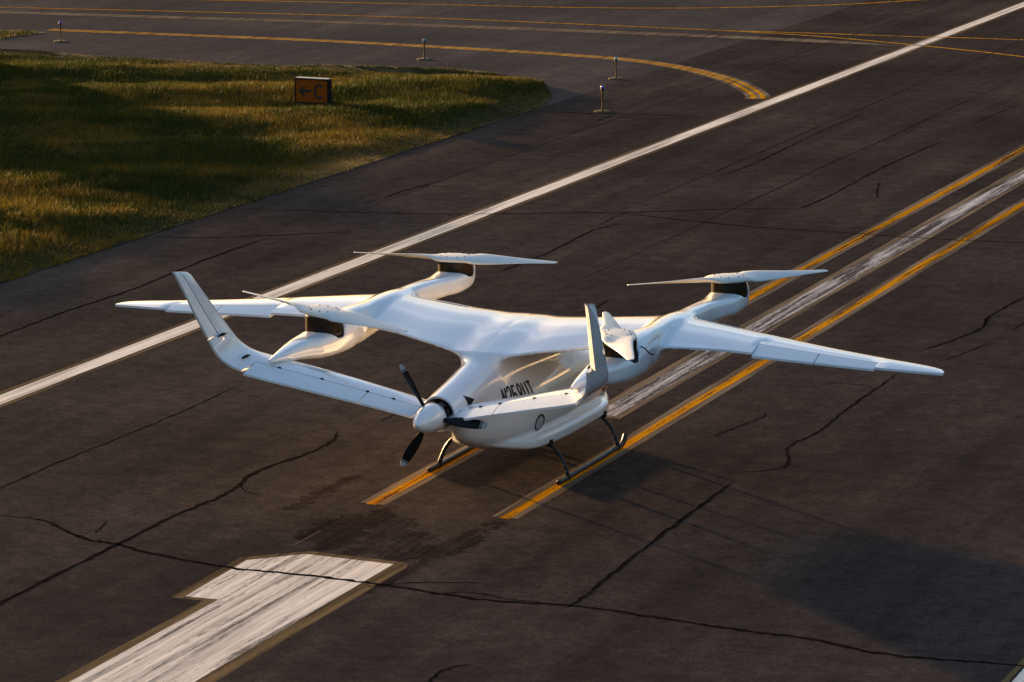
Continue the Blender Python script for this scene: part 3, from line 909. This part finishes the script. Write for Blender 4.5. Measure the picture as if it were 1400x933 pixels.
for s in (-1, 1):
    secs = [tsec(s, r, 0, 1) for r in TS[:2]]
    r0 = [0.352] + TS[1][1:] if isinstance(TS[1], list) else (0.353,) + TS[1][1:]
    secs += [tsec(s, r0, 0, UH)] + [tsec(s, r, 0, UH) for r in TS[2:7]]
    secs += [tsec(s, TS[7], 0, 1)] + [tsec(s, r, 0, 1) for r in interp_rows(8, 12, 12)]
    secs += [tsec(s, r, 0, UH) for r in TS[13:]]
    stab = loft('tail_surface', secs, M_PAINT, plane)
    # elevator in two pieces, a little drooped, and the rudder
    def elev(i, j, nm):
        ss = []
        for x in np.linspace(i, j, 6):
            A = np.array(TS)
            row = [float(np.interp(x, A[:8, 0], A[:8, c])) for c in range(7)]
            q = tsec(s, row, UH + 0.014, 1.0)
            hinge = q[[0, -1]].mean(0)
            d = q - hinge
            q = np.stack([q[:, 0], hinge[1] + d[:, 1] * 1.10, hinge[2] + d[:, 2] + d[:, 1] * math.sin(R(6))], 1)
            ss.append(q)
        return loft(nm, ss, M_SURF, stab)
    elev(0.38, 1.18, 'elevator'); elev(1.195, 2.90, 'elevator')
    rows = interp_rows(13, 18, 14)
    rs = []
    for r in rows:
        q = tsec(s, r, UH + 0.028, 1.0)
        if s > 0:                                 # the starboard rudder stands deflected outboard
            hg = q[[0, -1]].mean(0); d = q - hg
            ca, sa = math.cos(R(30)), math.sin(R(30))
            q = np.stack([hg[0] + d[:, 0] * ca - d[:, 1] * sa, hg[1] + d[:, 1] * ca + d[:, 0] * sa, q[:, 2]], 1)
        rs.append(q)
    loft('rudder', rs, M_SURF, stab)
    for nm, rws, g in (('hinge_gap', interp_rows(1, 6, 8), 0.013), ('hinge_gap', rows, 0.027)):
        ss = []
        for r in rws:
            q = tsec(s, r, UH + 0.0005, UH + g)
            m = q.mean(0); ss.append(m + (q - m) * np.array([0.985, 1.0, 0.985]))
        loft(nm, ss, M_GAP, stab)
    # hinge fittings
    for (x, y, z, ln, rz) in ((3.05, -4.86, 2.50, 0.26, 0.5), (3.245, -5.30, 2.93, 0.26, 0.35)):
        v, f = tube_mesh([(s * (x - 0.045), y - ln / 2, z + 0.02), (s * (x - 0.055), y, z + 0.035), (s * (x - 0.045), y + ln / 2, z + 0.02)], [0.014, 0.027, 0.014], 8)
        mesh('hinge_fitting', v, f, M_GAP, stab, True)
    for x in (2.55, 1.9, 1.2, 0.8):
        A = np.array(TS)
        row = [float(np.interp(x, A[:8, 0], A[:8, c])) for c in range(7)]
        q = tsec(s, row, UH - 0.02, UH + 0.02)[NU // 2]
        bm = bmesh.new(); box(bm, q[0] - 0.03, q[0] + 0.03, q[1] - 0.018, q[1] + 0.018, q[2] - 0.02, q[2] + 0.014, 0.004)
        bmo('hinge_bracket', bm, M_GAP, stab)

# --- lift rotors and their motors
def rotor_mesh():
    rad = [0.0, 0.10, 0.20, 0.30, 0.40, 0.52, 0.66, 0.85, 1.10, 1.40, 1.65, 1.84, 1.92, 1.945]
    chord = pchip([0, 0.18, 0.30, 0.45, 0.65, 0.9, 1.2, 1.6, 1.9, 1.945], [0.60, 0.60, 0.57, 0.49, 0.39, 0.31, 0.245, 0.175, 0.11, 0.07])
    th = pchip([0, 0.25, 0.5, 1.0, 1.945], [0.120, 0.112, 0.085, 0.040, 0.012])
    tw = pchip([0, 0.25, 0.45, 0.8, 1.4, 1.945], [0, 0, 12, 19, 13, 7])
    m = 16
    v, f = [], []
    allr = [-r for r in rad[:0:-1]] + rad
    for r in allr:
        c, t, a = float(chord(abs(r))), float(th(abs(r))), R(float(tw(abs(r)))) * (1 if r >= 0 else -1)
        flat = max(0.0, 1 - abs(r) / 0.5)
        for k in range(m):
            q = 2 * math.pi * k / m
            e = 0.55 + 0.45 * (1 - flat)
            cx = math.copysign(abs(math.cos(q)) ** e, math.cos(q)) * c / 2
            cz = math.copysign(abs(math.sin(q)) ** (0.6 + 0.4 * (1 - flat)), math.sin(q)) * t / 2
            x, z = cx * math.cos(a) - cz * math.sin(a), cx * math.sin(a) + cz * math.cos(a)
            v.append((r, x, z + 0.012 * (abs(r) / 1.9)))
    n = len(allr)
    for i in range(n - 1):
        for k in range(m):
            a, b = i * m + k, i * m + (k + 1) % m
            f.append((a, a + m, b + m, b))
    f.append(tuple(range(m))); f.append(tuple(reversed(range((n - 1) * m, n * m))))
    me = bpy.data.meshes.new('rotor')
    me.from_pydata(v, [], f); me.update()
    me.materials.append(M_ROTOR)
    return me
ROT = rotor_mesh()
v, f = lathe([(0.0, 0.012), (0.011, 0.012), (0.014, 0.0), (0.014, -0.03)], 8)
BOLT = bpy.data.meshes.new('bolt'); BOLT.from_pydata(v, [], f); BOLT.update(); BOLT.materials.append(M_GAP)
def solve_dir(p0, p1, z=2.94):
    a, b = np.array(gnd(*p0, z)), np.array(gnd(*p1, z))
    return math.atan2(b[1] - a[1], b[0] - a[0])
ROTORS = [(-2.65, 2.85, (483, 347), (758, 361), (0, 0, 0)), (2.65, 2.85, (861, 387), (1123, 371), (0, 0, 3)),
          (-2.65, -2.68, (335, 398), (558, 453), (0, 2.6, 8.0)), (2.65, -2.68, (828, 424), (863, 489), (0, 0, 0))]
for hx, hy, p0, p1, tilt in ROTORS:
    me = ROT
    ro = link('lift_rotor', me, None, plane)
    ro.location = (hx, hy, 2.90)
    ro.rotation_euler = (R(tilt[0]), R(tilt[1]), solve_dir(p0, p1) + R(tilt[2]))
    me.polygons.foreach_set('use_smooth', [True] * len(me.polygons))
    for bx in (-1, 1):
        for (qx, qy) in ((0.10, 0.20), (0.10, -0.20), (0.22, 0.13), (0.22, -0.13)):
            bo = link('bolt', BOLT, None, ro)
            bo.location = (bx * qx, qy, 0.052)
    v, f = lathe([(0.0, 2.505), (0.300, 2.505), (0.300, 2.70), (0.292, 2.704), (0.292, 2.735), (0.300, 2.74), (0.300, 2.845), (0.285, 2.86), (0.24, 2.862), (0.24, 2.90), (0.0, 2.90)], 56)
    mo = mesh('motor', v, f, M_MOTOR, plane, True)
    mo.location = (hx, hy, 0)
    autosmooth(mo, 30)
    # cooling fins round the motor
    v, f = [], []
    for k in range(56):
        a = 2 * math.pi * k / 56
        ca, sa = math.cos(a), math.sin(a)
        o = len(v)
        for rr in (0.298, 0.309):
            for ww in (-0.005, 0.005):
                for zz in (2.56, 2.838): v.append((ca * rr - sa * ww, sa * rr + ca * ww, zz))
        f += [tuple(o + i for i in q) for q in ((4, 5, 7, 6), (0, 1, 5, 4), (2, 6, 7, 3), (1, 3, 7, 5), (0, 4, 6, 2))]
    fi = mesh('cooling_fins', v, f, M_COPPER, mo)
    fi['kind'] = 'stuff'
    sz = HUBS[0][2] if hy > 0 else HUBS[1][2]
    v, f = lathe([(0.29, sz + 0.010), (0.335, sz + 0.008), (0.345, sz - 0.02)], 56)
    mesh('motor_gasket', v, f, M_GAP, mo, True)
# loose cable at the starboard rear motor
v, f = tube_mesh([(2.95, -2.42, 2.70), (3.0, -2.36, 2.66), (3.08, -2.36, 2.58), (3.16, -2.34, 2.56)], 0.012, 8)
mesh('cable', v, f, M_BLACK, plane, True)

# --- pusher propeller
prop = empty('propeller', (0, -4.22, 1.62)); prop.parent = plane
prof = [(0.0, -0.56), (0.035, -0.545), (0.08, -0.50), (0.135, -0.41), (0.185, -0.29), (0.222, -0.14), (0.238, 0.0), (0.240, 0.10), (0.225, 0.115), (0.10, 0.12)]
v, f = lathe(prof, 48, 'y')
sp = mesh('spinner', v, f, M_PAINT, prop, True)
def prop_blade():
    rr = [0.17, 0.24, 0.32, 0.42, 0.54, 0.68, 0.80, 0.868, 0.872, 0.884, 0.888, 0.90, 0.904, 0.96, 0.985, 0.995]
    ch = pchip([0.17, 0.26, 0.42, 0.6, 0.8, 0.95, 0.995], [0.075, 0.085, 0.150, 0.175, 0.155, 0.105, 0.05])
    th = pchip([0.17, 0.26, 0.5, 0.995], [0.07, 0.055, 0.030, 0.008])
    tw = pchip([0.17, 0.3, 0.6, 0.995], [48, 42, 30, 20])
    m = 12
    v, f, mi = [], [], []
    for r in rr:
        c, t, a = float(ch(r)), float(th(r)), R(float(tw(r)))
        for k in range(m):
            q = 2 * math.pi * k / m
            x, y = math.cos(q) * c / 2 , math.sin(q) * t / 2
            # radius along +X, chord in the Z (rotation) direction, pitched towards Y
            v.append((r, y * math.cos(a) + x * math.sin(a), x * math.cos(a) - y * math.sin(a)))
    for i in range(len(rr) - 1):
        for k in range(m):
            a, b = i * m + k, i * m + (k + 1) % m
            f.append((a, b, b + m, a + m)); mi.append(1 if rr[i] in (0.872, 0.888) or rr[i] >= 0.904 else 0)
            if rr[i] == 0.888: mi[-1] = 0
    f.append(tuple(range((len(rr) - 1) * m, len(rr) * m))); mi.append(1)
    me = bpy.data.meshes.new('blade')
    me.from_pydata(v, [], f)
    me.materials.append(M_BLACK); me.materials.append(M_TIPGREY)
    me.polygons.foreach_set('material_index', mi)
    me.polygons.foreach_set('use_smooth', [True] * len(f))
    me.update()
    return me
PB = prop_blade()
for a in (-2, 122, 238.5):
    b = link('blade', PB, None, prop)
    b.rotation_euler = (0, -R(a), 0)
# pusher motor visible in the open tail bay
v, f = lathe([(0.0, -4.13), (0.10, -4.13), (0.10, -4.06), (0.175, -4.05), (0.185, -4.0), (0.185, -3.62), (0.0, -3.6)], 40, 'y')
pm = mesh('pusher_motor', [(x, y, z + 1.62) for x, y, z in v], f, M_STEEL, plane)
autosmooth(pm, 30)
for a in (60, 110, 20, 150):
    bm = bmesh.new(); box(bm, 0.175, 0.235, -4.03, -3.75, -0.05, 0.05, 0.008)
    bb = bmo('motor_terminal', bm, M_STEEL if a in (60, 150) else M_BLACK, pm)
    bb.rotation_euler = (0, -R(a), 0); bb.location = (0, 0, 1.62)
v, f = lathe([(0.2615, -3.46), (0.262, -3.915), (0.288, -3.935), (0.296, -3.925), (0.2975, -3.88)], 56, 'y')
ring = mesh('tail_ring', [(x, y, z + 1.62) for x, y, z in v], f, M_GREYDECAL, fus, True)

# --- landing skids
for s in (-1, 1):
    X = 1.19 * s
    pts = [(X, -1.62, 0.052)] + [(X, y, 0.052) for y in np.linspace(-1.58, 1.38, 16)] + [(X, 1.46, 0.075), (X, 1.53, 0.115), (X, 1.57, 0.18), (X, 1.58, 0.215)]
    rd = [0.036] + [0.048] * 16 + [0.048, 0.048, 0.046, 0.032]
    v, f = tube_mesh(pts, rd, 16)
    sk = mesh('landing_skid', v, f, M_SKID, plane)
    autosmooth(sk, 45)
    for y0 in (-1.18, 1.20):
        q = [(s * 0.60, y0, 0.615), (s * 0.80, y0, 0.60), (s * 0.90, y0, 0.565), (s * 0.99, y0, 0.49), (s * 1.07, y0, 0.38), (s * 1.135, y0, 0.24), (s * 1.18, y0, 0.12), (s * 1.19, y0, 0.07)]
        v, f = tube_mesh(q, [0.034] * 6 + [0.038, 0.038], 14)
        mesh('strut', v, f, M_SKID, sk, True)
        v, f = tube_mesh([(X, y0 - 0.07, 0.052), (X, y0 + 0.07, 0.052)], 0.050, 14)
        mesh('clamp', v, f, M_BLACK, sk, True)
        for z in (0.16, 0.27):
            v, f = lathe([(0.0, 0.045), (0.009, 0.045), (0.010, 0.03), (0.010, -0.045), (0.0, -0.045)], 10, 'y')
            bo = mesh('bolt', v, f, M_METAL, sk, True)
            bo.location = (s * (1.165 if z < 0.2 else 1.125), y0, z)
        # slot where the strut leaves the belly
        bm = bmesh.new(); box(bm, 0.03, 0.10, -0.05, 0.05, -0.055, 0.055, 0.01)
        so = bmo('strut_slot', bm, M_GAP, fus)
        zz = 0.63
        so.location = (s * (abs(side_x(y0, zz)) - 0.065) if s > 0 else -(abs(side_x(y0, zz)) - 0.065), y0, zz)
        if s < 0: so.rotation_euler = (0, 0, math.pi)

# --- lettering, emblem, vent, window on the body
def arc(cx, cy, rx, ry, a0, a1, n=8):
    return [(cx + rx * math.cos(R(a0 + (a1 - a0) * i / n)), cy + ry * math.sin(R(a0 + (a1 - a0) * i / n))) for i in range(n + 1)]
STROKES = {'N': [[(0, 0), (0, 1)], [(0, 0.95), (1, 0.05)], [(1, 0), (1, 1)]],
           '2': [arc(0.5, 0.76, 0.5, 0.24, 180, 0) + [(0.95, 0.62), (0.05, 0.10), (0.0, 0.03), (1.0, 0.03)]],
           '5': [[(0.95, 0.97), (0.05, 0.97), (0.0, 0.55), (0.1, 0.56)] + arc(0.5, 0.32, 0.5, 0.30, 120, -150, 10)],
           '8': [arc(0.5, 0.76, 0.44, 0.22, 0, 360, 14), arc(0.5, 0.27, 0.5, 0.25, 0, 360, 14)],
           'U': [[(0, 1), (0, 0.3)] + arc(0.5, 0.26, 0.5, 0.24, 180, 360) + [(1, 0.3), (1, 1)]],
           'T': [[(-0.08, 0.96), (1.08, 0.96)], [(0.5, 0.94), (0.5, 0)]]}
REG_Y, REG_Z, REG_H = -1.90, 1.41, 0.34
def drape(o, lift=0.004, sgn=1):
    """press a mesh drawn in (y, z) onto the body side"""
    bm = bmesh.new(); bm.from_mesh(o.data)
    bmesh.ops.triangulate(bm, faces=bm.faces[:])
    for _ in range(3):
        es = [e for e in bm.edges if e.calc_length() > 0.05]
        if es: bmesh.ops.subdivide_edges(bm, edges=es, cuts=1)
        bmesh.ops.triangulate(bm, faces=[f for f in bm.faces if len(f.verts) > 3])
    for vv in bm.verts:
        vv.co.x = side_x(vv.co.y, vv.co.z, sgn) + lift * sgn
    bm.to_mesh(o.data); bm.free()
    o.data.update()
for sgn in (1, -1):
    V, F = [], []
    for n, ch in enumerate('N258UT'):
        for st in STROKES[ch]:
            p = [Vector((q[0] * 0.090, q[1] * REG_H)) for q in st]
            closed = (p[0] - p[-1]).length < 1e-6
            m = len(p)
            for k in range(m):
                a = p[k - 1] if k else (p[m - 2] if closed else p[0])
                b = p[k + 1] if k < m - 1 else (p[1] if closed else p[m - 1])
                t1, t2 = (p[k] - a), (b - p[k])
                t1 = t1.normalized() if t1.length else t2.normalized()
                t2 = t2.normalized() if t2.length else t1
                nn = Vector((-(t1 + t2).y, (t1 + t2).x)).normalized()
                nn /= max(0.45, nn.dot(Vector((-t1.y, t1.x))))
                for e in (-1, 1):
                    w = p[k] + nn * 0.022 * e
                    V.append((0, REG_Y + sgn * (w.x + (n - 2.82) * 0.141), REG_Z + w.y))
                if k: F.append((len(V) - 4, len(V) - 2, len(V) - 1, len(V) - 3))
    o = mesh('registration', V, F, M_INK, fus)
    drape(o, 0.005, sgn)
    # emblem: a dark ring round a light disc
    for nm, r0, r1, mt in (('emblem_ring', 0.108, 0.148, M_INK), ('emblem_disc', 0.0, 0.106, M_GREYDECAL), ('emblem_mark', 0.0, 0.045, M_TIPGREY)):
        v, f = [], []
        for k in range(40):
            a = 2 * math.pi * k / 40
            for r in (r0, r1): v.append((0, -1.38 + r * math.cos(a), 1.01 + r * math.sin(a)))
        for k in range(40):
            b = (k + 1) % 40
            f.append((2 * k, 2 * b, 2 * b + 1, 2 * k + 1))
        o = mesh(nm, v, f, mt, fus)
        drape(o, 0.006 if nm == 'emblem_mark' else 0.004, sgn)
    # triangular cooling intake on the tail cone
    tri = [(-3.51, 1.88), (-3.22, 1.76), (-3.45, 1.66)]
    o = mesh('intake', [(0, y, z) for y, z in tri], [(0, 1, 2)], M_GAP, fus)
    drape(o, 0.005, sgn)
    # cabin window at the nose
    w = [(1.20, 1.30), (2.02, 1.28), (2.12, 1.12), (2.0, 0.98), (1.36, 0.99), (1.18, 1.12)]
    o = mesh('window', [(0, y, z) for y, z in w], [tuple(range(6))], M_GLASS, fus)
    drape(o, 0.004, sgn)
